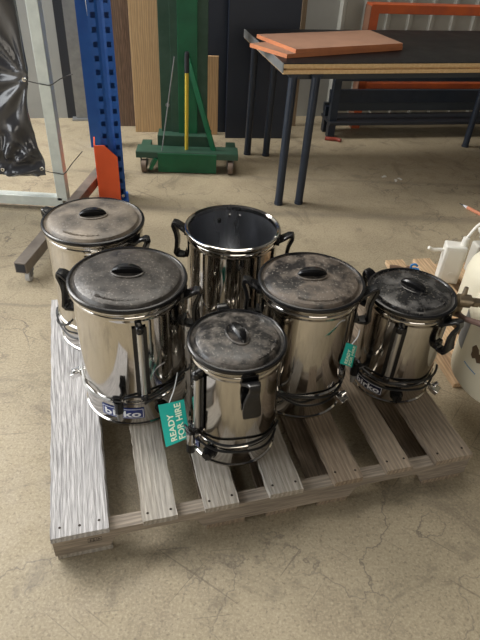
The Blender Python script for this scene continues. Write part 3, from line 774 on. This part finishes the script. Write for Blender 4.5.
hire_tag([(-.212, 1.08, .219), (-.140, 1.08, .248), (-.118, 1.02, .164), (-.185, 1.02, .116)], 'larger teal READY FOR HIRE tag hanging between the two front left urns', (-.165, 1.14, .29))
hire_tag([(.288, 1.165, .412), (.318, 1.165, .402), (.306, 1.125, .360), (.272, 1.125, .372)], 'darker teal tag hanging between the tall urn and the rightmost urn', (.325, 1.20, .43))

# ------------------------------------------------------------ second pallet with gas bottles at the right edge
P2 = thing('timber_pallet', 'clean timber pallet at the right edge under the cream gas bottles', 'pallet', (.765, 1.365, 0), R(11.5))
for k in range(6):
    slat_mesh(.012+.130*k, .09+.130*k, .075 if k == 0 else -.06, .78, .086, .105, mt=M_wclean, par=P2)
for y in (.03, .37, .74):
    MB().box((.40 if y < .1 else .375, y, .052), (.60 if y < .1 else .71, .04, .068)).build('stringer', M_wclean, P2, smooth=0)
for u0 in (.02, .30, .63): slat_mesh(u0, u0+.1, .09 if u0 < .1 else -.05, .77, 0, .018, mt=M_wclean, name='bottom_board', par=P2)

M_cream = mat('cream_enamel', (.80, .75, .59), .38, col2=(.74, .69, .54), scale=6)
M_brass = mat('dull_brass', (.30, .24, .16), .42, .8, col2=(.22, .18, .13), scale=20)
M_hose = mat('brown_hose', (.085, .05, .04), .5)
gb = thing('gas_bottle', 'cream gas bottle with brass valve and brown hose, nearest at right edge', 'gas bottle', (.885, 1.385, .105), 0)
MB().lathe([(.150, 0), (.155, .004), (.155, .02), (.176, .03), (.179, .05), (.179, .235), (.176, .26), (.163, .295), (.14, .315), (.10, .33), (.05, .337)], seg=72).build('shell', M_cream, gb)
MB().lathe([(.098, .315), (.101, .315), (.101, .385), (.104, .39), (.099, .393), (.095, .388), (.095, .315)], seg=60, cap0=False, cap1=False).build('collar', M_cream, gb)
bs = MB(); 
bs.cyl((0, 0, .33), (0, 0, .38), .016, seg=16)
bs.build('valve', M_brass, gb)
rg = MB(); A0 = Vector((-.250, -.02, .33)); 
rg.cyl(A0, A0+Vector((.035, .0, -.002)), .020, seg=20).cyl(A0+Vector((.03, 0, -.002)), A0+Vector((.075, 0, -.004)), .012, seg=12).cyl(A0+Vector((.045, 0, -.004)), A0+Vector((.06, 0, -.005)), .0155, seg=6)
rg.cyl(A0+Vector((.07, 0, -.004)), A0+Vector((.10, 0, -.006)), .0165, seg=8).cyl(A0+Vector((.015, .005, 0)), A0+Vector((.018, .01, .04)), .009, .006, seg=10).cyl(A0+Vector((.1, 0, -.006)), A0+Vector((.27, .018, .03)), .007, seg=12)
rg.cyl(A0+Vector((.006, 0, -.012)), A0+Vector((.004, -.006, -.05)), .016, .012, seg=16)
rg.build('regulator', M_brass, gb)
MB().tube([A0+Vector((.005, -.006, -.04)), A0+Vector((.01, -.06, -.022)), A0+Vector((.02, -.16, .03)), A0+Vector((.06, -.26, .05)), A0+Vector((.16, -.36, .0)), A0+Vector((.25, -.38, -.1))], .0085, seg=10).build('hose', M_hose, gb)


def wrapbox(cx_, a0, a1, z0_, z1_, off, name, mt, par, rad=.179, shape=None):
    mb = MB(); n = 10; f_ = lambda a, z, o: Vector(((rad+o)*math.cos(a), (rad+o)*math.sin(a), z))
    if shape:
        V0 = [mb.bm.verts.new(f_(R(a0+(a1-a0)*s2), z0_+(z1_-z0_)*t2, off)) for s2, t2 in shape]; mb.bm.faces.new(V0)
        V1 = [mb.bm.verts.new(f_(R(a0+(a1-a0)*s2), z0_+(z1_-z0_)*t2, 0)) for s2, t2 in shape]; mb.bm.faces.new(V1[::-1])
        m_ = len(shape)
        for k in range(m_): mb.bm.faces.new((V0[k], V0[(k+1) % m_], V1[(k+1) % m_], V1[k]))
    else:
        for i in range(n):
            aa, ab = R(a0+(a1-a0)*i/n), R(a0+(a1-a0)*(i+1)/n)
            mb.bm.faces.new([mb.bm.verts.new(f_(a, z, off)) for a, z in ((aa, z0_), (ab, z0_), (ab, z1_), (aa, z1_))])
        bmesh.ops.remove_doubles(mb.bm, verts=mb.bm.verts[:], dist=1e-5)
    return mb.build(name, mt, par, smooth=60)


wrapbox(0, -200, -178, .135, .250, .0008, 'grey_panel', mat('grey_sticker', (.20, .21, .22), .5), gb)
sh_ = [(.1, .2), (.3, .05), (.5, .22), (.7, .0), (.95, .15), (1, .5), (.8, .65), (.62, .6), (.5, .85), (.2, 1), (0, .7), (.1, .45)]
wrapbox(0, -163, -147, .148, .200, .002, 'brown_patch', mat('brown_rust', (.13, .085, .05), .6), gb, shape=sh_)
bt = MB()
for k in range(12):
    a = R(-166+k*1.5); rr_ = .1796
    bt.box((rr_*math.cos(a), rr_*math.sin(a), .116-.0006*k), (.0008, .0026, .0045), Matrix.Rotation(a, 3, 'Z'))
bt.build('blue_print', mat('blue_ink', (.05, .25, .5), .5), gb, smooth=0)
g2 = thing('gas_bottle', 'second cream gas bottle with a domed top, behind the nearest one', 'gas bottle', (.985, 1.765, .105), 0)
MB().lathe([(.13, 0), (.135, .02), (.155, .03), (.158, .05), (.158, .17), (.150, .205), (.13, .235), (.10, .255), (.05, .265), (.01, .268)], seg=64).build('shell', M_cream, g2)
MB().cyl((0, 0, .265), (0, 0, .30), .02, seg=14).build('valve', M_brass, g2)

# white plastic box with lead, standing on the second pallet
M_wp = mat('white_plastic', (.78, .76, .70), .4)
wb = thing('white_plastic_box', 'tall white plastic box with a white lead, standing on the right pallet', 'box', (.850, 2.0, .105), R(-8))
MB().box((0, 0, .085), (.085, .06, .17)).build('casing', M_wp, wb, bevel=.006)
MB().box((.0, -.0311, .085), (.062, .002, .145)).build('front_panel', M_wp, wb, bevel=.0008)
MB().lathe([(.008, 0), (.012, 0), (.012, .0015), (.008, .0015)], seg=20, cap0=False, cap1=False).build('round_mark', M_wp, wb, loc=(.005, -.0321, .045)).rotation_euler.x = PI/2
MB().cyl((.03, .0, .17), (.03, .0, .205), .016, .013, seg=16).build('plug', M_wp, wb, bevel=.002)
MB().tube([(-.03, .0, .140), (-.06, .0, .137), (-.085, -.005, .136), (-.105, -.01, .146)], .0075, seg=8).build('lead_stub', M_wp, wb)
MB().tube([(.03, 0, .20), (.055, .01, .25), (.085, .02, .275), (.12, .03, .29)], .006, seg=8).build('lead', M_wp, wb)
M_wg = mat('grey_white_plastic', (.55, .53, .47), .5)
cb = thing('cream_block', 'cream plastic block beside the tall white box at right edge', 'box', (1.005, 2.08, .105), R(10))
MB().box((0, 0, .07), (.10, .06, .14)).build('casing', M_wg, cb, bevel=.008)
MB().box((-.02, -.034, .05), (.03, .01, .05)).build('socket', M_wp, cb, bevel=.002)
M_bw = mat('blue_white_plastic', (.50, .62, .74), .35)
bw_ = thing('spray_bottle', 'pale blue and white plastic bottle lying atop the cream block', 'bottle', (1.0, 2.10, .245), R(10))
MB().tube([(-.035, 0, .045), (.0, 0, .065), (.05, 0, .085)], .016, seg=12).build('nozzle', M_wp, bw_)
MB().tube([(-.012, 0, .012), (.0, 0, .045), (.02, 0, .06)], .013, seg=12).box((.03, 0, .015), (.07, .05, .03)).build('bottle_body', M_bw, bw_, bevel=.003)
M_pk = mat('orange_stick', (.75, .30, .17), .5)
sk = thing('paint_brush_stick', 'thin orange stick with a white and dark tip at the right edge', 'stick', (1.222, 2.955, .008), 0)
sd = Vector((.40, -.62, 0)).normalized()
MB().cyl(sd*.03, sd*.40, .009, seg=10).build('shaft', M_pk, sk)
MB().cyl(sd*.0, sd*.03, .0035, .009, seg=10).build('tip', M_white, sk); MB().cyl(-sd*.028, sd*.002, .0015, .0035, seg=8).build('point', M_dark, sk)
# little things behind the rightmost urn
M_blu = mat('blue_plastic', (.02, .20, .55), .35)
cl = MB(); cl.box((0, 0, .008), (.034, .014, .016)).tube([(-.012, 0, .015), (-.014, 0, .03), (0, .0, .036), (.012, 0, .028)], .005, seg=8).box((.016, 0, .006), (.016, .022, .011))
tag(cl.build('blue_clip', M_blu, loc=(.725, 2.05, .105), bevel=.001), 'small bright blue plastic clip on the timber behind rightmost urn', 'clip')
bt2 = MB(); bt2.tube([(-.03, .01, .012), (0, 0, .016), (.03, -.004, .01), (.05, .01, .012)], .009, seg=8); tag(bt2.build('brown_rag', mat('brown_cloth', (.16, .10, .07), .9), loc=(.655, 2.05, .105)), 'small brown rag scrap on the timber just behind the rightmost urn', 'rag')
